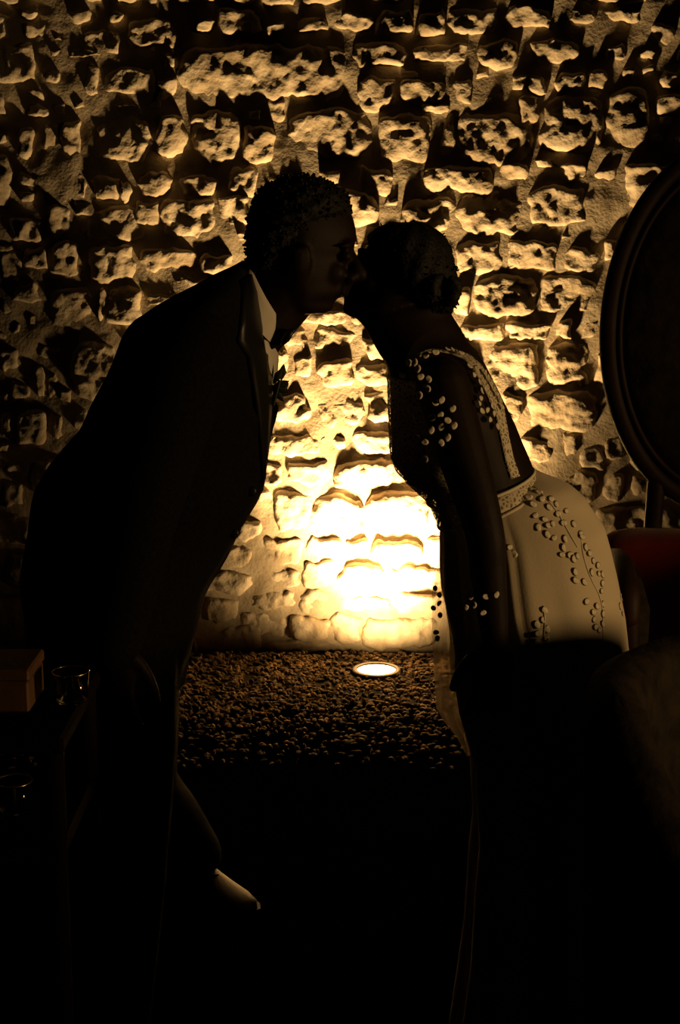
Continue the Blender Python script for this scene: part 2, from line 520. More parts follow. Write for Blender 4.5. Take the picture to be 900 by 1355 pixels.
def stone(r, k):
    ww, hh = r[1] - r[0], r[3] - r[2]
    cx, cz = (r[0] + r[1]) / 2, (r[2] + r[3]) / 2
    sp = 0.007
    n, m = max(8, int(ww / sp)), max(7, int(hh / sp))
    u, v = np.meshgrid(np.linspace(-1, 1, n), np.linspace(-1, 1, m))
    sd_ = k * 3.71
    ox = u * np.sqrt(1 - 0.26 * v * v) * 1.04; oz = v * np.sqrt(1 - 0.24 * u * u) * 1.04
    ox = ox + 0.16 * fbm(u * 1.3 + sd_, v * 1.3, 1.0, 2) * min(1, 0.12 / ww)
    oz = oz + 0.20 * fbm(u * 1.3, v * 1.3 + sd_, 7.0, 2) * min(1, 0.09 / hh)
    x = cx + ox * ww / 2; z = cz + oz * hh / 2
    x, z = x + .011 * fbm(x * 17 + sd_, z * 17, 4.0, 2) + .004 * vnoise(x * 60, z * 60, 8.0), z + .011 * fbm(x * 17, z * 17 + sd_, 9.0, 2) + .004 * vnoise(x * 60, z * 60, 2.0)
    e = np.clip((1 - np.abs(u) ** 7) * (1 - np.abs(v) ** 7), 0, 1) ** 0.55
    e = np.clip(e * (1 + .16 * fbm(x * 22, z * 22 + sd_, 6.0, 2)), 0, 1.15)
    e[0, :] = 0; e[-1, :] = 0; e[:, 0] = 0; e[:, -1] = 0
    rr = random.Random(k)
    D = rr.uniform(0.017, 0.034) * min(1.0, 0.6 + min(ww, hh) * 3.5)
    tx, tz = rr.uniform(-0.008, 0.008), rr.uniform(-0.010, 0.003)
    H = D + tx * u - tz * v + 0.007 * fbm(x * 12 + sd_, z * 12, 2.0, 2) + 0.005 * fbm(x * 36, z * 36, sd_, 3)
    pit = vnoise(x * 34 + 3, z * 34, sd_ + 5)
    H = H - 0.012 * min(1, min(ww, hh) / .14) * np.clip(pit - 0.35, 0, 1)
    y = WALL_Y + 0.012 - e * (np.maximum(H, 0.004) + 0.012)
    vs = np.stack([x.ravel(), y.ravel(), z.ravel()], 1).tolist()
    fs = []
    for i in range(m - 1):
        for j in range(n - 1):
            q = i * n + j
            fs.append((q, q + 1, q + n + 1, q + n))
    # back skirt so that the stone is a solid seated in the mortar
    border = [j for j in range(n)] + [i * n + n - 1 for i in range(1, m)] + [(m - 1) * n + j for j in range(n - 2, -1, -1)] + [i * n for i in range(m - 2, 0, -1)]
    b0 = len(vs)
    for q in border:
        vs.append([vs[q][0], WALL_Y + 0.05, vs[q][2]])
    nb = len(border)
    for i in range(nb):
        j = (i + 1) % nb
        fs.append((border[j], border[i], b0 + i, b0 + j))
    fs.append(tuple(range(b0, b0 + nb)))
    return vs, fs


for k, r in enumerate(rects):
    mk('stone', *stone(r, k), M['stone'], wall)
# small chips packed into the joints
chips = MB(); nchip = 0
for (w0, w1, h0, h1, tries) in ((.07, .13, .05, .09, 3000), (.04, .08, .03, .055, 6000)):
    for _ in range(tries):
        ww, hh = random.uniform(w0, w1), random.uniform(h0, h1)
        x, z = random.uniform(-1.5, 1.45 - ww), random.uniform(0.0, 2.7 - hh)
        r = (x, x + ww, z, z + hh)
        if nchip < 420 and not occ[cells(r, 0.002)].any():
            occ[cells(r)] = True
            chips.add(*stone(r, 1000 + nchip)); nchip += 1
co_ = chips.build('rubble_chips', M['stone'], wall); co_['kind'] = 'stuff'

# gravel bed along the foot of the wall
bed = MB().box((0, 5.0, 0.004), (1.85, 0.31, 0.006), bev=0.003).build('gravel_bed', M['soil'], smooth=False)
tag(bed, 'strip of brown gravel along the foot of the stone wall', 'gravel', None, 'stuff')
ico = []
g = (1 + 5 ** 0.5) / 2
for a in (-1, 1):
    for b in (-g, g):
        ico += [(0, a, b), (a, b, 0), (b, 0, a)]
ico = np.array(ico, float) / math.hypot(1, g)
import bmesh
bm = bmesh.new()
for p in ico: bm.verts.new(p)
bmesh.ops.convex_hull(bm, input=bm.verts)
bm.verts.ensure_lookup_table()
iv = np.array([v.co for v in bm.verts]); itf = np.array([[v.index for v in f.verts] for f in bm.faces]); bm.free()
NP = 13000
ctr = np.stack([RNG.uniform(-1.8, 1.8, NP), RNG.uniform(4.05, 5.29, NP), RNG.uniform(0.008, 0.02, NP)], 1)
keep = (RNG.uniform(0, 1, NP) < np.clip((ctr[:, 1] - 4.0) / .6, 0, 1) ** 1.5) & (np.hypot(ctr[:, 0] - LAMP.x, ctr[:, 1] - LAMP.y) > 0.095)
ctr = ctr[keep]; NP = len(ctr)
siz = RNG.uniform(0.006, 0.015, (NP, 3)); siz[:, 2] *= 0.75
jit = RNG.uniform(0.75, 1.25, (NP, 12, 1))
allv = (ctr[:, None, :] + iv[None] * siz[:, None, :] * jit).reshape(-1, 3)
allf = (itf[None] + (np.arange(NP) * 12)[:, None, None]).reshape(-1, 3)
me = bpy.data.meshes.new('pebbles'); me.from_pydata(allv.tolist(), [], allf.tolist()); me.materials.append(M['gravel'])
pb = bpy.data.objects.new('pebbles', me); COL.objects.link(pb); attach(pb, bed); pb['kind'] = 'stuff'

# recessed uplight that washes the wall
ul = thing('ground_uplight', (LAMP.x, LAMP.y, 0.0), 'round recessed ground uplight glowing in the gravel by the stone wall', 'light')
ring = []
prof = [(0.092, 0.0), (0.092, 0.022), (0.086, 0.027), (0.074, 0.027), (0.071, 0.022), (0.071, 0.0)]
MB().rings([[Vector((LAMP.x + r_ * math.cos(2 * math.pi * j / 40), LAMP.y + r_ * math.sin(2 * math.pi * j / 40), z)) for j in range(40)] for r_, z in prof], cap=False).build('rim', M['steel'], ul)
MB().rings([[Vector((LAMP.x + r_ * math.cos(2 * math.pi * j / 40), LAMP.y + r_ * math.sin(2 * math.pi * j / 40), z)) for j in range(40)] for r_, z in ((0.072, 0.006), (0.072, 0.02), (0.05, 0.024), (0.02, 0.0255))]).build('lens', M['lens'], ul)

# ------------------------------------------------------------------ people
def hand(mb, W, d, nrm, s, scale=1.0, curl=1.0):
    W = Vector(W); d = Vector(d).normalized()
    nrm = (Vector(nrm) - d * d.dot(Vector(nrm))).normalized()
    s = d.cross(nrm) * s
    k = scale
    mb.ellipsoid(W + d * 0.052 * k, (s * 0.043 * k, d * 0.058 * k, nrm * 0.017 * k))
    for off, ln, r in ((0.033, 0.072, 0.0088), (0.011, 0.082, 0.0092), (-0.012, 0.076, 0.0088), (-0.034, 0.060, 0.0078)):
        p = W + d * 0.092 * k + s * off * k
        dd = (d + s * off * 4.5).normalized()
        pts = [W + d * 0.06 * k + s * off * 0.9 * k, p]
        ang = 0
        for fr, da in ((0.45, 14), (0.32, 26), (0.23, 22)):
            ang += math.radians(da * curl)
            p = p + (dd * math.cos(ang) + nrm * math.sin(ang)) * ln * fr * k
            pts.append(p)
        mb.tube(pts, [r * k, r * k, r * 0.97 * k, r * 0.9 * k, r * 0.78 * k], n=10)
    p = W + d * 0.02 * k + s * 0.03 * k
    pts = [W + d * 0.012 * k, p]
    for q in ((0.75, 0.65, 0.25), (0.9, 0.4, 0.3), (0.97, 0.2, 0.35)):
        p = p + (d * q[0] + s * q[1] + nrm * q[2]).normalized() * 0.031 * k
        pts.append(p)
    mb.tube(pts, [0.013 * k, 0.013 * k, 0.0115 * k, 0.0105 * k, 0.009 * k], n=10)


def shoe(name, heel, ang, mt, parent):
    """laced shoe, heel point on the floor, pointing along ang"""
    fx = Vector((math.cos(ang), math.sin(ang), 0)); sx = Vector((-fx.y, fx.x, 0))
    up = [(-0.01, .018, .03, .075), (0.0, .032, .022, .088), (0.04, .036, .022, .094), (0.09, .037, .02, .098), (0.13, .041, .018, .085), (0.18, .046, .016, .066), (0.23, .045, .016, .055), (0.265, .036, .017, .047), (0.285, .018, .02, .036)]
    rings = []
    for t, hw, z0, z1 in up:
        c = Vector(heel) + fx * t
        rings.append([c + sx * hw * math.copysign(abs(math.cos(a)) ** .8, math.cos(a)) + Vector((0, 0, (z0 + z1) / 2 + (z1 - z0) / 2 * math.sin(a))) for a in [2 * math.pi * j / 24 for j in range(24)]])
    u = MB().rings(rings).build(name, mt, parent)
    rings = []
    for t, hw, z0, z1 in up:
        c = Vector(heel) + fx * (t * 1.02)
        lo = 0.0 if t < 0.075 or t > 0.12 else 0.004
        hw += 0.005
        rings.append([c + sx * hw + Vector((0, 0, .026)), c - sx * hw + Vector((0, 0, .026)), c - sx * hw * .97 + Vector((0, 0, lo)), c + sx * hw * .97 + Vector((0, 0, lo))])
    MB().rings(rings).build('sole', mt, u, smooth=False)
    lc = MB()
    for t in (0.10, 0.118, 0.136, 0.154):
        z = np.interp(t, [q[0] for q in up], [q[3] for q in up])
        lc.tube([Vector(heel) + fx * t - sx * .017 + Vector((0, 0, z - .004)), Vector(heel) + fx * (t + .004) + Vector((0, 0, z + .002)), Vector(heel) + fx * t + sx * .017 + Vector((0, 0, z - .004))], .0022, n=6)
    lc.build('laces', M['satin'], u)
    return u


def hair_tufts(mb, bvh_mb, n, ln, rad, keep=lambda c: True, seed=3):
    rr = random.Random(seed)
    fs = bvh_mb.f
    for _ in range(n):
        f = rr.choice(fs)
        c = sum((bvh_mb.v[i] for i in f), Vector()) / len(f)
        if not keep(c): continue
        nrm = (bvh_mb.v[f[1]] - bvh_mb.v[f[0]]).cross(bvh_mb.v[f[2]] - bvh_mb.v[f[0]])
        if nrm.length < 1e-9: continue
        nrm.normalize()
        if nrm.dot(c - HC) < 0: nrm = -nrm
        t = Vector((rr.uniform(-1, 1), rr.uniform(-1, 1), rr.uniform(-1, 1))) * 0.8
        L = ln * rr.uniform(0.5, 1.2)
        p1 = c + (nrm + t * .5).normalized() * L * .6
        p2 = p1 + (nrm * .4 + t).normalized() * L * .6
        mb.tube([c - nrm * .006, p1, p2], [rad, rad * .8, rad * .25], n=5, round_ends=False)


# ---------------- the person on the left
YG = 2.47
groom = thing('person', (P(150, 1000, YG).x, YG, 0.0), 'person in black suit, white collar and bow tie leaning in for a kiss', 'person')
GB = MB()
head_rows = [(240, 374, 424, YG, .03), (246, 360, 438, YG, .05), (254, 350, 449, YG, .06), (264, 343, 457, YG, .068), (276, 338, 463, YG, .073), (290, 335, 468, YG, .075), (302, 334, 471, YG, .076), (314, 334, 472, YG, .076), (328, 335, 469, YG, .075), (340, 336, 464, YG, .073), (352, 338, 463, YG, .072), (364, 342, 461, YG, .07), (376, 347, 458, YG, .066), (384, 352, 457, YG, .063), (392, 357, 452, YG, .06), (398, 361, 443, YG, .057), (404, 365, 443, YG, .053), (410, 371, 441, YG, .047), (415, 380, 434, YG, .036)]
HD = profile_loft(head_rows, step=3.0, face=1, pin=0.34)
GB.add(HD.v, HD.f)
yn = YG - 0.012      # the noses pass side by side
GB.tube([P(466, 338, YG), P(471, 352, yn), P(477, 363, yn)], [.008, .011, .013])
GB.tube([P(464, 368, yn - .013), P(464, 368, yn + .013)], .010)
GB.tube([P(456, 379, YG - .022), P(460, 378, YG), P(456, 379, YG + .022)], [.005, .008, .005])
GB.tube([P(453, 387, YG - .02), P(456, 387, YG), P(453, 387, YG + .02)], [.005, .009, .005])
for s in (-1, 1):
    GB.tube([P(464, 325, YG + s * .012), P(463, 323, YG + s * .035), P(452, 326, YG + s * .055)], [.005, .005, .004])     # brow ridge
    GB.ellipsoid(P(457, 339, YG + s * .033), ((.013, 0, 0), (0, .014, 0), (0, 0, .010)))                                      # closed lid
    e = P(398, 350, YG + s * .075)
    GB.ellipsoid(e, ((.017, 0, -.004), (0, .010, 0), (.008, s * .008, .033)))                                                 # ear
    GB.ellipsoid(e + Vector((-.005, s * .009, .006)), ((.014, 0, 0), (0, .006, 0), (0, s * .004, .024)))
    GB.ellipsoid(P(438, 360, YG + s * .032), ((.025, 0, 0), (0, .017, 0), (0, 0, .02)))                                       # cheek
GB.tube([P(388, 372, YG), P(366, 402, YG), P(330, 440, YG), P(300, 480, YG)], [.058, .057, .062, .07])
tors = [(400, 260, 330, YG, .12), (430, 215, 338, YG, .165), (470, 175, 342, YG, .17), (540, 140, 348, YG, .165), (620, 100, 335, YG, .155), (720, 60, 295, YG, .155), (830, 65, 245, YG, .165), (880, 75, 235, YG, .15)]
T_ = profile_loft(tors, n=32, step=12); GB.add(T_.v, T_.f)
sh_n, sh_f = P(250, 452, YG - .19), P(250, 452, YG + .19)
el_n, el_f = P(190, 665, YG - .25), P(215, 660, YG + .24)
wr_n, wr_f = P(150, 850, YG - .26), P(165, 830, YG + .24)
for a, b, c, s in ((sh_n, el_n, wr_n, 1), (sh_f, el_f, wr_f, -1)):
    GB.tube([a * .92 + b * .08, (a + b) / 2, b, (b * .6 + c * .4), c], [.046, .046, .042, .038, .028])
    hand(GB, c, (c - b) + Vector((0.03, 0, -.15)), Vector((0.2, s * 1.0, 0)), s)
f_near = floor_pt(180, 1445); f_near = Vector((-.47, 2.36, 0)); f_far = floor_pt(243, 1176)
ang_n, ang_f = math.radians(-5), math.radians(-42)
hips = ((P(150, 850, YG - .09), P(160, 1120, 2.37), f_near + Vector((.04, 0, .1))), (P(150, 850, YG + .09), (P(150, 850, YG + .09) + f_far) / 2 + Vector((-.03, .0, .0)), f_far + Vector((.03, -.02, .1))))
for a, b, c in hips:
    GB.tube([a, (a + b) / 2, b, (b * .62 + c * .38), c, c - Vector((0, 0, .05))], [.098, .08, .058, .056, .038, .038])
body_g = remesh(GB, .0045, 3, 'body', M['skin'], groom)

# hair
HC = P(400, 310, YG)
hr = [(233, 384, 412, YG, .025), (236, 372, 424, YG, .045), (242, 358, 438, YG, .06), (250, 346, 451, YG, .07), (262, 337, 461, YG, .078), (274, 332, 464, YG, .081), (282, 330, 463, YG, .083), (290, 328, 445, YG, .084), (305, 327, 424, YG, .084), (322, 327, 408, YG, .083), (335, 328, 398, YG, .080), (346, 329, 385, YG, .076), (356, 334, 372, YG, .068)]
Hm = profile_loft(hr, step=3.0, n=56, mod=lambda y, p: 0.0025 * math.sin(p * 9 + y * .3) + 0.002 * math.sin(p * 17 - y * .5))
hm = MB().add(Hm.v, Hm.f)
hair_tufts(hm, Hm, 600, .005, .0032, keep=lambda c: c.z > P(0, 350, YG).z, seed=5)
hair_tufts(hm, Hm, 200, .0075, .003, keep=lambda c: c.z > P(0, 262, YG).z and c.x > P(400, 300, YG).x, seed=6)
hm.build('hair', M['hair'], groom)

# shirt, collar, tie
shirt_rows = [(440, 300, 362, YG, .075), (455, 290, 368, YG, .085), (475, 280, 369, YG, .095), (500, 270, 367, YG, .10), (520, 265, 362, YG, .10), (545, 260, 352, YG, .10), (640, 220, 330, YG, .12), (760, 160, 280, YG, .13)]
S_ = profile_loft(shirt_rows, n=40, step=6); S_.build('shirt', M['shirt'], groom)


def slant_ring(front, back, Y, b, n=48):
    f, k = P(*front, Y), P(*back, Y)
    c, a = (f + k) / 2, (f - k) / 2
    return [c + a * math.cos(2 * math.pi * j / n) + Vector((0, b * math.sin(2 * math.pi * j / n), 0)) for j in range(n)]


col = MB().rings([slant_ring((374, 428), (331, 348), YG, .062), slant_ring((378, 431), (326, 343), YG, .068), slant_ring((376, 438), (322, 350), YG, .073), slant_ring((370, 452), (312, 368), YG, .082), slant_ring((366, 458), (304, 380), YG, .086)], cap=False)
col.build('collar', M['shirt'], groom)
bt = MB()
kn = P(370, 446, YG)
bt.ellipsoid(kn, ((.011, 0, .004), (0, .012, 0), (-.004, 0, .012)))
for s in (-1, 1):
    rings = []
    for t, w_, th in ((0, .008, .007), (.02, .014, .009), (.045, .021, .009), (.062, .021, .006)):
        c = kn + Vector((.012 * t / .06 + .004, s * t, .004 * t / .06))
        rings.append([c + Vector((.45, 0, .62)) * w_ * math.cos(a) + Vector((.8, 0, -.5)) * th * math.sin(a) for a in [2 * math.pi * j / 14 for j in range(14)]])
    bt.rings(rings)
bt.tube([P(358, 457, YG - .045), P(372, 446, YG - .04), P(389, 437, YG - .03)], [.008, .011, .004], n=10)
bt.build('bow_tie', M['satin'], groom)

# jacket
jr = [(345, 320, 327, YG, .02), (352, 308, 329, YG, .06), (358, 294, 332, YG, .095), (365, 279, 336, YG, .125), (375, 262, 340, YG, .16), (388, 236, 344, YG, .195), (402, 211, 347, YG, .215), (416, 190, 350, YG, .225), (430, 176, 353, YG, .228), (446, 165, 355, YG, .225), (470, 153, 357, YG, .215), (500, 139, 358, YG, .205), (525, 127, 360, YG, .198), (540, 120, 367, YG, .195), (556, 114, 365, YG, .19), (569, 107, 362, YG, .188), (592, 85, 357, YG, .185), (612, 68, 354, YG, .183), (645, 50, 350, YG, .18), (664, 44, 341, YG, .18), (690, 38, 324, YG, .18), (717, 34, 309, YG, .182), (755, 32, 289, YG, .187), (775, 33, 279, YG, .19), (811, 36, 265, YG, .195), (830, 38, 259, YG, .197), (870, 43, 249, YG, .198), (905, 46, 244, YG, .20)]
JK = profile_loft(jr, n=72, step=4.0, mod=lambda y, p: 0.004 * math.sin(y * .045 + 2.3 * p) * math.sin(3 * p + y * .01) * (0.0 if y < 420 else 1.0))
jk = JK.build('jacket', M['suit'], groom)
jb = JK.bvh()
for a, b, c in ((sh_n, el_n, wr_n), (sh_f, el_f, wr_f)):
    sl = MB().tube([a + Vector((.01, 0, -.01)), a * .7 + b * .3, (a * .3 + b * .7), b, (b * .6 + c * .4), c + (c - b).normalized() * .005], [.068, .078, .068, .062, .056, .046], n=24)
    s2 = sl.build('sleeve', M['suit'], jk)
    d = (c - b).normalized()
    MB().tube([c - d * .03, c + d * .018], .036, n=20, round_ends=False).build('shirt_cuff', M['shirt'], jk)
lp = MB()
lap_in = [(333, 362), (341, 384), (347, 410), (352, 440), (355, 470), (356, 505), (356, 540), (352, 590), (346, 640)]
lap_out = [(318, 374), (318, 398), (316, 428), (312, 452), (326, 472), (332, 506), (338, 545), (343, 594), (345, 640)]
rows_ = []
for (a, b) in zip(lap_in, lap_out):
    r_ = []
    for k in range(5):
        t = k / 4
        q, n_ = ray(jb, a[0] * (1 - t) + b[0] * t, a[1] * (1 - t) + b[1] * t, .006, YG)
        r_.append(q)
    rows_.append(r_)
lv = [q for r_ in rows_ for q in r_]
lf = [(i * 5 + j, i * 5 + j + 1, i * 5 + j + 6, i * 5 + j + 5) for i in range(len(rows_) - 1) for j in range(4)]
lo = mk('lapel', lv, lf, M['satin'], jk)
sm = lo.modifiers.new('thick', 'SOLIDIFY'); sm.thickness = .005
bq = MB()
for (x, y, L, an) in ((368, 497, .03, 60), (372, 508, .028, 20), (370, 515, .03, -20), (374, 492, .026, 80), (368, 522, .03, -50), (376, 512, .02, 40)):
    c = P(x, y, YG - .05); d = Vector((math.cos(math.radians(an)), -.2, math.sin(math.radians(an)))).normalized()
    sdv = d.cross(Vector((0, 1, 0))).normalized()
    bq.tube([c - d * L * .5, c, c + d * L * .5], [.002, .007, .001], n=8, flat=(Vector((0, 1, 0)), .35))
bq.tube([P(362, 535, YG - .05), P(370, 505, YG - .05)], .003, n=8)
bq.build('boutonniere', M['leaf'], jk)
for (x, y) in ((345, 650), (322, 705)):
    q, n_ = ray(jb, x - 14, y, .003, YG)
    MB().ellipsoid(q, ((.009, 0, 0), (0, .004, 0), (0, 0, .009))).build('button', M['satin'], jk)

# trousers and shoes
tr = MB()
hipr = profile_loft([(850, 60, 236, YG, .17), (900, 66, 236, YG, .175), (960, 76, 236, YG, .175), (1000, 90, 228, YG, .15)], n=32, step=8)
tr.add(hipr.v, hipr.f)
for a, b, c in hips:
    tr.tube([a, (a + b) / 2, b, (b * .5 + c * .5), c + Vector((0, 0, .0))], [.115, .105, .085, .08, .07], n=24)
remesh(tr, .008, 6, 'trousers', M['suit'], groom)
shoe('shoe', f_near + Vector((-.03, 0, 0)), ang_n, M['leather'], groom)
shoe('shoe', f_far + Vector((-.03, .02, 0)), ang_f, M['leather'], groom)

# ---------------- the person on the right
YB = 2.53
bride = thing('person', (P(700, 1000, YB).x, YB, 0.0), 'person in cream open-back dress with petal appliques, hair up, leaning in for a kiss', 'person')
BB = MB()
bh = [(303, 515, 556, YB, .03), (309, 503, 568, YB, .048), (318, 492, 580, YB, .06), (330, 483, 588, YB, .068), (345, 475, 592, YB, .072), (360, 470, 592, YB, .072), (372, 467, 588, YB, .069), (382, 463, 580, YB, .064), (390, 459, 572, YB, .059), (397, 455, 566, YB, .055), (403, 454, 562, YB, .050), (409, 454, 558, YB, .046), (414, 454, 556, YB, .04), (419, 464, 556, YB, .036)]
H2 = profile_loft(bh, step=3.0, face=-1, pin=0.34); BB.add(H2.v, H2.f)
yn2 = YB + .012
BB.tube([P(473, 343, YB), P(466, 354, yn2), P(459, 364, yn2)], [.007, .009, .011])
BB.tube([P(467, 369, yn2 - .011), P(467, 369, yn2 + .011)], .009)
BB.tube([P(464, 379, YB - .02), P(459, 378, YB), P(464, 379, YB + .02)], [.005, .008, .005])
BB.tube([P(462, 387, YB - .018), P(458, 387, YB), P(462, 387, YB + .018)], [.005, .009, .005])
for s in (-1, 1):
    BB.ellipsoid(P(479, 346, YB + s * .031), ((.012, 0, 0), (0, .013, 0), (0, 0, .009)))
    BB.tube([P(476, 334, YB + s * .012), P(478, 331, YB + s * .033), P(488, 334, YB + s * .05)], [.005, .006, .005])
    e = P(540, 366, YB + s * .07)
    BB.ellipsoid(e, ((.015, 0, .004), (0, .009, 0), (-.006, s * .006, .029)))
    BB.ellipsoid(P(492, 372, YB + s * .032), ((.025, 0, 0), (0, .02, 0), (0, 0, .022)))
nk = [(405, 500, 592, YB, .045), (412, 476, 596, YB, .050), (420, 470, 600, YB, .052), (430, 480, 607, YB, .054), (440, 487, 612, YB, .056), (450, 492, 618, YB, .06), (460, 497, 626, YB, .075), (470, 503, 634, YB, .10), (480, 510, 641, YB, .125), (490, 514, 646, YB, .145)]
N2 = profile_loft(nk, n=40, step=4); BB.add(N2.v, N2.f)
tb = [(472, 506, 636, YB, .11), (482, 511, 642, YB, .13), (500, 516, 651, YB, .152), (520, 517, 661, YB, .155), (540, 517, 671, YB, .15), (560, 517, 681, YB, .145), (580, 518, 689, YB, .138), (605, 519, 700, YB, .13), (620, 526, 706, YB, .126), (636, 538, 710, YB, .122), (650, 558, 714, YB, .115), (670, 588, 730, YB, .115), (700, 602, 765, YB, .125), (760, 608, 790, YB, .145), (820, 616, 790, YB, .14), (860, 625, 780, YB, .12)]
TB = profile_loft(tb, n=56, step=4); BB.add(TB.v, TB.f)
bs_n, bs_f = P(585, 508, YB - .15), P(590, 508, YB + .15)
be_n, be_f = P(640, 700, YB - .23), P(636, 690, YB + .21)
bw_n, bw_f = P(656, 850, YB - .235), P(660, 845, YB + .22)
for a, b, c, s in ((bs_n, be_n, bw_n, -1), (bs_f, be_f, bw_f, 1)):
    BB.tube([a, (a + b) / 2, b, (b * .6 + c * .4), c], [.047, .042, .034, .031, .022])
    hand(BB, c, Vector((-.06, 0, -1)), Vector((-.15, -s, 0)), s, .9)
for s in (-1, 1):
    a = P(705, 850, YB + s * .075); k_ = P(715, 1150, YB + s * .075); f_ = Vector((P(700, 1400, YB).x, YB + s * .09, .06))
    BB.tube([a, (a + k_) / 2, k_, (k_ * .6 + f_ * .4), f_], [.078, .066, .048, .045, .03])
    BB.tube([f_ + Vector((.06, 0, -.02)), f_ + Vector((-.03, 0, -.02)), f_ + Vector((-.12, 0, -.035))], [.03, .032, .02])
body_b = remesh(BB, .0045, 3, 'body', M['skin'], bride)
bodyv = [v.co.copy() for v in body_b.data.vertices]
bb_bvh = BVHTree.FromPolygons(bodyv, [tuple(p.vertices) for p in body_b.data.polygons])

HC = P(540, 350, YB)
hb = [(294, 522, 556, YB, .02), (297, 510, 566, YB, .04), (302, 499, 574, YB, .055), (310, 489, 586, YB, .067), (318, 487, 591, YB, .074), (326, 489, 595, YB, .078), (336, 494, 598, YB, .08), (346, 498, 601, YB, .083), (358, 501, 603, YB, .084), (370, 506, 604, YB, .083), (382, 514, 606, YB, .079), (392, 528, 607, YB, .072), (400, 548, 604, YB, .062), (408, 572, 599, YB, .045), (413, 580, 595, YB, .03)]
Hb = profile_loft(hb, step=3.0, n=64, mod=lambda y, p: 0.0022 * math.sin(p * 11 + y * .16) + 0.0012 * math.sin(p * 23 - y * .2))
hm = MB().add(Hb.v, Hb.f)
# rolled knot of hair at the nape
for i in range(12):
    a = i * .9
    pts = [P(588 + 15 * math.cos(a + t), 382 + 17 * math.sin(a + t), YB - .045 + .045 * math.sin(i * 1.7) + .01 * t) for t in (0, .6, 1.2, 1.8)]
    hm.tube(pts, [.006, .012, .012, .005], n=8)
hair_tufts(hm, Hb, 300, .008, .0022, keep=lambda c: c.x > P(560, 300, YB).x and c.z < P(0, 350, YB).z, seed=8)
hair_tufts(hm, Hb, 160, .004, .0018, keep=lambda c: True, seed=9)
hm.tube([P(600, 452, YB), P(622, 461, YB), P(633, 467, YB)], [.008, .006, .001], n=6)
hm.build('hair', M['hair'], bride)


def strip(name, left, right, bvh, mt, parent, lift, thick, sub=4, cols=4, fb=YB):
    """ribbon laid on a surface between two rows of pixels"""
    L, R_ = [], []
    for seq, out in ((left, L), (right, R_)):
        for i in range(len(seq) - 1):
            for k in range(sub):
                t = k / sub
                out.append((seq[i][0] * (1 - t) + seq[i + 1][0] * t, seq[i][1] * (1 - t) + seq[i + 1][1] * t))
        out.append(seq[-1])
    vs = []
    for a, b in zip(L, R_):
        for k in range(cols + 1):
            t = k / cols
            vs.append(ray(bvh, a[0] * (1 - t) + b[0] * t, a[1] * (1 - t) + b[1] * t, lift, fb)[0])
    fs = [(i * (cols + 1) + j, i * (cols + 1) + j + 1, (i + 1) * (cols + 1) + j + 1, (i + 1) * (cols + 1) + j) for i in range(len(L) - 1) for j in range(cols)]
    o = mk(name, vs, fs, mt, parent)
    m_ = o.modifiers.new('thick', 'SOLIDIFY'); m_.thickness = thick; m_.offset = 0
    return o


petal_me = None


def petal(c, nrm, size, parent, seed, tilt=1.0):
    global petal_me
    if petal_me is None:
        rings = []
        vs = [Vector((0, 0, .05))]; fs = []
        n = 12
        for r_, z in ((.5, .10), (1.0, .03)):
            for j in range(n):
                a = 2 * math.pi * j / n
                vs.append(Vector((r_ * math.cos(a) * (1.15 if math.cos(a) > 0 else 1.0), r_ * .86 * math.sin(a), z + .12 * math.cos(2 * a) * r_)))
        for j in range(n):
            k = (j + 1) % n
            fs.append((0, 1 + j, 1 + k)); fs.append((1 + j, 1 + n + j, 1 + n + k, 1 + k))
        vs.append(Vector((0, 0, -.12)))
        for j in range(n):
            fs.append((len(vs) - 1, 1 + n + (j + 1) % n, 1 + n + j))
        petal_me = mk('petal', vs, fs, M['petal'])
        me_ = petal_me.data
        bpy.data.objects.remove(petal_me)
        petal_me = me_
    rr = random.Random(seed)
    o = bpy.data.objects.new('petal', petal_me)
    COL.objects.link(o)
    attach(o, parent)
    nn = (nrm + tilt * Vector((rr.uniform(.1, .7), 0, rr.uniform(-.2, .3)))).normalized()
    q = nn.to_track_quat('Z', 'Y')
    o.location = c + nn * .001
    o.rotation_mode = 'QUATERNION'
    o.rotation_quaternion = q @ Matrix.Rotation(rr.uniform(0, 6.28), 4, 'Z').to_quaternion()
    o.scale = (size * .5,) * 3
    return o


# skirt
def skirt_fold(y, ph):
    g_ = min(1, max(0, (y - 655) / 60))
    f = 0.0
    d = math.degrees(ph) % 360
    f += .004 * g_ * math.exp(-((d - 262) / 5) ** 2)
    f -= .007 * min(1, max(0, (y - 680) / 120)) * math.exp(-((d - 279) / 9) ** 2)
    low = min(1, max(0, (y - 850) / 300))
    f += .022 * low * math.cos(9 * ph + .6)
    if d < 255 and d > 100:
        f += .008 * g_ * math.cos(7 * ph)
    return f


sk = [(622, 694, 711, YB, .02), (628, 684, 722, YB, .05), (634, 660, 737, YB, .085), (640, 640, 753, YB, .105), (648, 612, 763, YB, .118), (657, 590, 773, YB, .126), (668, 580, 780, YB, .132), (680, 581, 788, YB, .14), (696, 582, 799, YB, .15), (722, 582, 806, YB, .165), (756, 582, 814, YB, .178), (786, 584, 820, YB, .185), (812, 590, 825, YB, .19), (850, 596, 829, YB, .195), (893, 598, 832, YB, .20), (930, 606, 835, YB, .205), (1000, 630, 838, YB, .215), (1100, 640, 846, YB, .23), (1250, 630, 858, YB, .26), (1385, 610, 872, YB, .29), (1398, 608, 874, YB, .292)]
SK = profile_loft(sk, n=160, step=4.0, mod=skirt_fold)
skirt = SK.build('skirt', M['cream'], bride)
sb = SK.bvh()
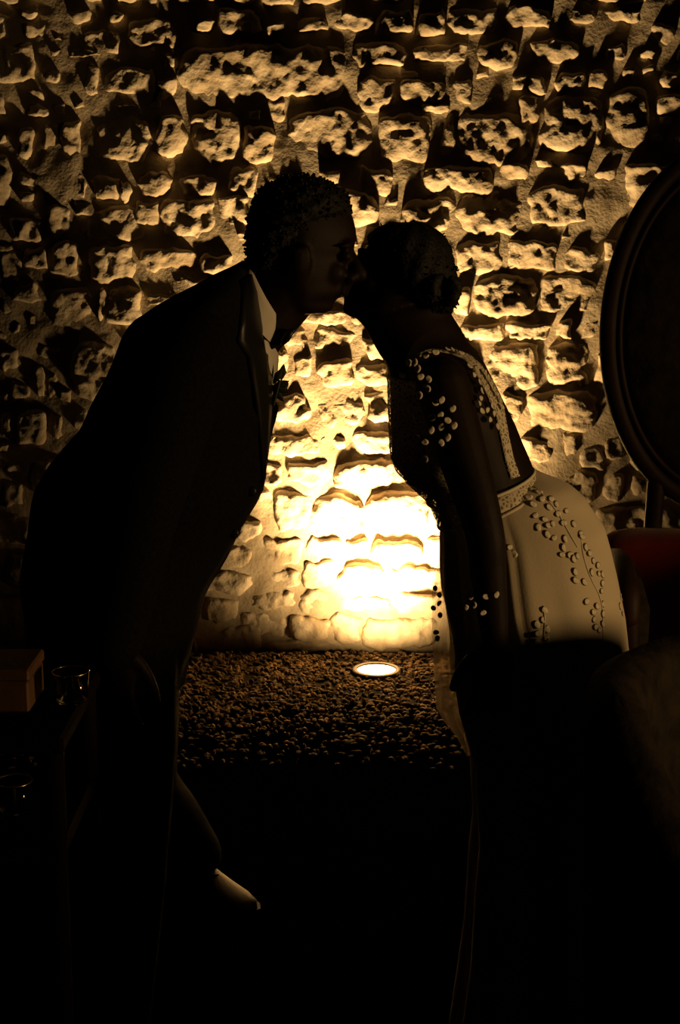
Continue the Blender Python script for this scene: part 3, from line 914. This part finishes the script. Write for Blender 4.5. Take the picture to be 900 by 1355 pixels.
# waistband of lace: a slanted ring round the waist
wbm = MB()
wbm.rings([slant_ring((566, 666), (706, 621), YB, .127), slant_ring((570, 674), (709, 625), YB, .131), (slant_ring((575, 686), (712, 630), YB, .133)), slant_ring((580, 697), (716, 636), YB, .134)], cap=False)
wb = wbm.build('waistband', M['lace'], bride)
m_ = wb.modifiers.new('thick', 'SOLIDIFY'); m_.thickness = .003
for fr, bk, b_ in (((566, 666), (706, 621), .129), ((580, 697), (716, 636), .136)):
    ring_ = slant_ring(fr, bk, YB, b_)
    wr_ = MB().tube(ring_ + ring_[:1], .003, n=8, round_ends=False)
    wr_.build('corded_edge', M['petal'], wb)
# bodice: front half of the trunk
bod = [(496, 513, 600, YB, .152), (510, 513, 606, YB, .160), (540, 514, 622, YB, .158), (570, 515, 640, YB, .151), (600, 516, 656, YB, .142), (622, 523, 672, YB, .136), (640, 540, 684, YB, .131), (660, 562, 694, YB, .129)]
BD = profile_loft(bod, n=48, step=4, mod=lambda y, p: .0015 * math.sin(p * 20 + y))
BD.build('bodice', M['lace'], bride)
# lace strap down the shoulder blade
Lp = [(555, 474), (566, 469), (580, 467), (596, 470), (612, 477), (624, 489), (634, 506), (645, 528), (655, 552), (661, 580), (667, 608), (675, 634)]
Rp = [(553, 470), (566, 464), (582, 462), (602, 464), (620, 471), (635, 484), (649, 504), (660, 526), (666, 548), (671, 576), (677, 604), (686, 630)]
strap = strip('shoulder_strap', Lp, Rp, bb_bvh, M['lace'], bride, .003, .002)
# sheer sleeve of the near arm and its appliques
sm_ = MB().tube([bs_n + Vector((0, 0, .03)), bs_n * .6 + be_n * .4, be_n, be_n * .5 + bw_n * .5, bw_n + Vector((0, 0, -.01))], [.062, .062, .052, .05, .05], n=24)
slv = sm_.build('sleeve', M['net'], bride)
sm2 = MB().tube([bs_f + Vector((0, 0, .03)), bs_f * .6 + be_f * .4, be_f, be_f * .5 + bw_f * .5, bw_f + Vector((0, 0, -.01))], [.062, .062, .052, .05, .05], n=24)
sm2.build('sleeve', M['net'], bride)
ab = sm_.bvh()
both = MB().add(sm_.v, sm_.f).add([v for v in TB.v], TB.f).add(N2.v, N2.f)
both_b = both.bvh()
arm_p = [(148, 195), (225, 155), (235, 200), (278, 213), (278, 262), (237, 297), (315, 340), (345, 325), (403, 375), (340, 408), (302, 420), (375, 435), (345, 470), (382, 528), (413, 465), (230, 512), (215, 578), (195, 390), (210, 425), (135, 510), (115, 548), (125, 580), (262, 550), (268, 640), (295, 490), (345, 555), (210, 125), (310, 70), (265, 85), (180, 125), (170, 270)]
for i, (x, y) in enumerate(arm_p):
    q, n_ = ray(both_b, 500 + x / 4.09, 450 + y / 4.09, .004, YB)
    petal(q, n_, .0135, slv, i)
for i, (x, y) in enumerate([(290, 490), (310, 540), (265, 550), (370, 490), (360, 585), (430, 480)]):
    q, n_ = ray(both_b, 560 + x / 4.5, 680 + y / 4.5, .004, YB)
    petal(q, n_, .012, slv, 50 + i)
str_p = [(480, 160), (500, 200), (515, 175), (530, 240), (540, 280), (558, 270), (535, 320), (522, 350), (543, 380), (570, 380), (592, 355), (585, 430), (605, 400), (625, 468), (575, 215), (605, 275), (640, 330), (650, 370), (560, 190), (590, 240), (620, 300), (372, 72), (400, 76), (440, 92)]
for i, (x, y) in enumerate(str_p):
    q, n_ = ray(bb_bvh, 500 + x / 4.09, 450 + y / 4.09, .009, YB)
    petal(q, n_, .013, strap, 100 + i)
sk_p = [(110, 235), (145, 240), (175, 285), (190, 360), (235, 250), (295, 250), (330, 285), (280, 305), (340, 350), (250, 385), (210, 437), (275, 425), (305, 415), (375, 410), (270, 487), (312, 510), (388, 515), (378, 575), (365, 620), (418, 622), (445, 650), (470, 630), (455, 735), (457, 790), (490, 480), (525, 570), (550, 610), (575, 660), (565, 740), (605, 690), (610, 745), (635, 750), (635, 810), (630, 860), (515, 800), (530, 930), (640, 945), (575, 1000), (640, 1010), (580, 1050), (590, 1100), (640, 1080), (615, 1120), (600, 960), (758, 900), (768, 1010), (752, 960), (250, 985), (240, 1050), (270, 1115), (210, 1140), (265, 1170), (275, 1200), (205, 1200), (270, 1240), (200, 1080), (52, 615), (20, 570), (175, 190), (215, 205), (395, 330), (445, 420), (500, 500)]
for i, (x, y) in enumerate(sk_p):
    q, n_ = ray(sb, 670 + x / 5, 610 + y / 5, .0, YB)
    petal(q, n_, .0145 if i % 3 else .012, skirt, 200 + i, .45)
for k, path in enumerate(([(190, 170), (240, 225), (300, 290), (350, 360), (400, 450), (440, 520), (470, 570)], [(490, 490), (505, 600), (530, 700), (570, 800), (610, 880), (632, 960), (638, 1060), (640, 1180), (638, 1240)], [(245, 960), (255, 1060), (250, 1160), (255, 1240)])):
    MB().tube([ray(sb, 670 + x / 5, 610 + y / 5, .0006, YB)[0] for x, y in path], .0012, n=6).build('stem', M['petal'], skirt)
# sheer overskirt falling in front
dr = [(752, 579, 604), (780, 572, 608), (845, 572, 616), (900, 575, 620), (938, 577, 642), (955, 588, 641), (975, 604, 637), (990, 612, 633), (1000, 618, 628)]
D_ = np.array(dr, float)
vs, fs = [], []
ys = np.arange(752, 1001, 4.0); nc = 20
for y in ys:
    a, b = np.interp(y, D_[:, 0], D_[:, 1]), np.interp(y, D_[:, 0], D_[:, 2])
    for k in range(nc + 1):
        t = k / nc
        vs.append(P(a + (b - a) * t, y, YB - .02 - .03 * t * (1 if y < 930 else .4) + .012 * math.sin(t * 14 + y * .02) * min(1, (y - 745) / 100)))
for i in range(len(ys) - 1):
    for k in range(nc):
        q = i * (nc + 1) + k
        fs.append((q, q + 1, q + nc + 2, q + nc + 1))
dp = mk('overskirt', vs, fs, M['tulle'], bride)
for i, (x, y) in enumerate([(70, 440), (95, 480), (95, 530), (100, 600), (75, 705), (85, 740), (60, 560)]):
    petal(P(560 + x / 4.5, 680 + y / 4.5, YB - .035), Vector((0, -1, 0)), .011, dp, 400 + i)

# ------------------------------------------------------------------ furniture
# high oval-backed armchair with red velvet, behind the dress
YC = 3.35
cc = P(962, 436, YC)
arm_ch = thing('armchair', (cc.x, YC - .25, 0), 'tall armchair with oval dark wood back and red velvet, behind the cream dress', 'chair')
ra, rb = (P(962, 436, YC).x - P(801, 436, YC).x), .43
ov = lambda k, s=1.0, dy=0.0: [cc + Vector((ra * s * math.cos(t), dy, rb * s * math.sin(t))) for t in [2 * math.pi * j / 64 for j in range(65)]]
MB().tube(ov(0, .97), .022, n=12, round_ends=False).build('back_frame', M['wood'], arm_ch)
MB().tube(ov(0, .89, -.014), .008, n=8, round_ends=False).build('bead_moulding', M['wood'], arm_ch)
MB().rings([ov(0, .92, .012)[:-1], ov(0, .9, -.008)[:-1], ov(0, .8, -.03)[:-1], ov(0, .5, -.045)[:-1], ov(0, .15, -.05)[:-1]]).build('back_cushion', M['dark_velvet'], arm_ch)
for s in (-1, 1):
    MB().tube([Vector((cc.x + s * .17, YC + .02, .46)), Vector((cc.x + s * .16, YC + .01, .7)), Vector((cc.x + s * .15, YC, cc.z - rb * .86))], [.024, .02, .022]).build('back_post', M['wood'], arm_ch)
lb = [[Vector((cc.x + .31 * math.copysign(abs(math.cos(a)) ** .5, math.cos(a)) * k, y, .73 + .18 * math.copysign(abs(math.sin(a)) ** .5, math.sin(a)) * k + .03 * abs(math.cos(a)))) for a in [2 * math.pi * j / 48 for j in range(48)]] for y, k in ((YC + .01, .97), (YC - .03, 1.0), (YC - .07, .97), (YC - .10, .85), (YC - .11, .4))]
MB().rings(lb).build('lower_back_cushion', M['velvet'], arm_ch)
MB().box((cc.x, YC - .27, .40), (.31, .29, .045), bev=.012).build('seat_frame', M['wood'], arm_ch, False)
sc_ = MB(); rr_ = []
for z, k in ((.44, .96), (.46, 1.0), (.50, 1.0), (.53, .93), (.545, .7), (.55, .3)):
    rr_.append([Vector((cc.x + .30 * k * math.copysign(abs(math.cos(a)) ** .45, math.cos(a)), YC - .28 + .27 * k * math.copysign(abs(math.sin(a)) ** .45, math.sin(a)), z)) for a in [2 * math.pi * j / 40 for j in range(40)]])
sc_.rings(rr_).build('seat_cushion', M['velvet'], arm_ch)
for sx in (-1, 1):
    for sy in (0, 1):
        x, y = cc.x + sx * .28, YC - .02 - sy * .5
        o_ = -1 if sy else 1
        MB().tube([Vector((x, y, .40)), Vector((x + sx * .02, y + o_ * .03, .3)), Vector((x, y + o_ * .01, .14)), Vector((x + sx * .01, y + o_ * .04, .028))], [.035, .03, .018, .022]).build('leg', M['wood'], arm_ch)
    xa = cc.x + sx * .30
    # padded side panel and curved arm rest
    pv = [[Vector((xa + dx, y, z)) for (dx, z) in ((-.03, .43), (-.035, zt - .05), (-.02, zt), (.02, zt), (.035, zt - .05), (.03, .43))] for y, zt in ((YC - .02, .86), (YC - .15, .875), (YC - .3, .90), (YC - .42, .915), (YC - .5, .89))]
    MB().rings(pv).build('arm_panel', M['dark_velvet'], arm_ch)
    ar = MB().tube([Vector((xa, YC, .865)), Vector((xa, YC - .2, .885)), Vector((xa + sx * .01, YC - .4, .92)), Vector((xa + sx * .02, YC - .53, .89)), Vector((xa + sx * .02, YC - .56, .84))], [.018, .02, .022, .026, .02])
    ar.build('arm_rest', M['wood'], arm_ch)
    MB().tube([Vector((xa, YC - .5, .42)), Vector((xa, YC - .53, .6)), Vector((xa + sx * .02, YC - .54, .87))], [.026, .018, .022]).build('arm_post', M['wood'], arm_ch)

# dark tub chair in front of the dress
tc_ = Vector((.742, 1.90, 0))
tub = thing('tub_chair', (tc_.x, tc_.y, 0), 'dark upholstered tub chair with a rounded back, in front of the cream dress', 'chair')
R0, R1 = .40, .31
rings = []
for i in range(41):
    a = math.radians(-35 + 250 * i / 40) + math.radians(20)
    d = Vector((math.cos(a), math.sin(a), 0))
    edge = min(1, min(i, 40 - i) / 8)
    zt = .66 + .315 * edge ** .7
    prof = [(R1, .30), (R1, zt - .06), (R1 + .01, zt - .02), ((R0 + R1) / 2, zt), (R0 - .01, zt - .02), (R0, zt - .06), (R0 - .02, .14), (R1, .14)]
    rings.append([tc_ + d * r_ + Vector((0, 0, z)) for r_, z in prof])
MB().rings(rings).build('back_shell', M['dark_velvet'], tub)
rr_ = []
for z, k in ((.15, .95), (.30, .98), (.40, 1.0), (.44, .95), (.46, .7), (.465, .2)):
    rr_.append([tc_ + Vector((.312 * k * math.cos(a), .312 * k * math.sin(a), z)) for a in [2 * math.pi * j / 40 for j in range(40)]])
MB().rings(rr_).build('seat_cushion', M['dark_velvet'], tub)
for a in (40, 140, 220, 320):
    d = Vector((math.cos(math.radians(a)), math.sin(math.radians(a)), 0))
    MB().tube([tc_ + d * .30 + Vector((0, 0, .18)), tc_ + d * .34 + Vector((0, 0, .015))], [.024, .014]).build('leg', M['wood'], tub)

# two-tier side table with a box and two small glass candle holders
ty = 1.92
tp = P(40, 928, ty); lw = P(40, 1072, ty)
tab = thing('side_table', (tp.x - .03, ty, 0), 'dark two-tier wooden side table beside the person in the suit', 'table')
txc = P(110, 928, ty).x - .13
MB().box((txc, ty, tp.z - .012), (.13, .15, .012), bev=.005).build('table_top', M['ebony'], tab, False)
MB().box((txc, ty, lw.z - .01), (.12, .14, .010), bev=.004).build('shelf', M['ebony'], tab, False)
for sx in (-1, 1):
    for sy in (-1, 1):
        MB().tube([Vector((txc + sx * .11, ty + sy * .125, tp.z - .02)), Vector((txc + sx * .11, ty + sy * .125, .3)), Vector((txc + sx * .115, ty + sy * .13, 0.012))], [.016, .014, .011]).build('leg', M['ebony'], tab)
bx = P(18, 900, ty)
wbx = thing('wooden_box', (bx.x, ty, tp.z), 'small brown box on the top of the side table', 'box')
hb_ = (P(0, 872, ty).z - tp.z)
MB().box((bx.x - .01, ty, tp.z + hb_ * .36), (.042, .05, hb_ * .36), bev=.003).build('box_body', M['boxwood'], wbx, False)
MB().box((bx.x - .01, ty, tp.z + hb_ * .86), (.044, .052, hb_ * .14), bev=.003).build('lid', M['boxwood'], wbx, False)


def votive(x, y, z, lab):
    t = thing('candle_holder', (x, y, z), lab, 'candle holder', 'glass candle holders on the side table')
    n = 32
    pr = [(.0, .0), (.020, .0), (.022, .003), (.026, .045), (.0245, .045), (.0205, .006), (.0, .006)]
    MB().rings([[Vector((x + max(r_, .0004) * math.cos(2 * math.pi * j / n), y + max(r_, .0004) * math.sin(2 * math.pi * j / n), z + h)) for j in range(n)] for r_, h in pr], cap=False).build('glass_cup', M['glass'], t)
    MB().rings([[Vector((x + r_ * math.cos(2 * math.pi * j / n), y + r_ * math.sin(2 * math.pi * j / n), z + h)) for j in range(n)] for r_, h in ((.019, .0065), (.02, .02), (.018, .022), (.004, .021))]).build('candle', M['wax'], t)
    MB().tube([(x + .0255 * math.cos(2 * math.pi * j / n), y + .0255 * math.sin(2 * math.pi * j / n), z + .0445) for j in range(n + 1)], .0012, n=6, round_ends=False).build('glint_ring', M['glint'], t)  # added ring, there only to catch the lamp as a glint
    MB().tube([(x, y, z + .018), (x + .001, y, z + .028)], .0009, n=6).build('wick', M['satin'], t)


g1 = P(95, 926, ty)
votive(g1.x, ty, tp.z, 'small glass candle holder beside the box on the table top')
g2 = P(20, 1070, ty)
votive(g2.x, ty, lw.z, 'small glass candle holder on the lower shelf of the side table')
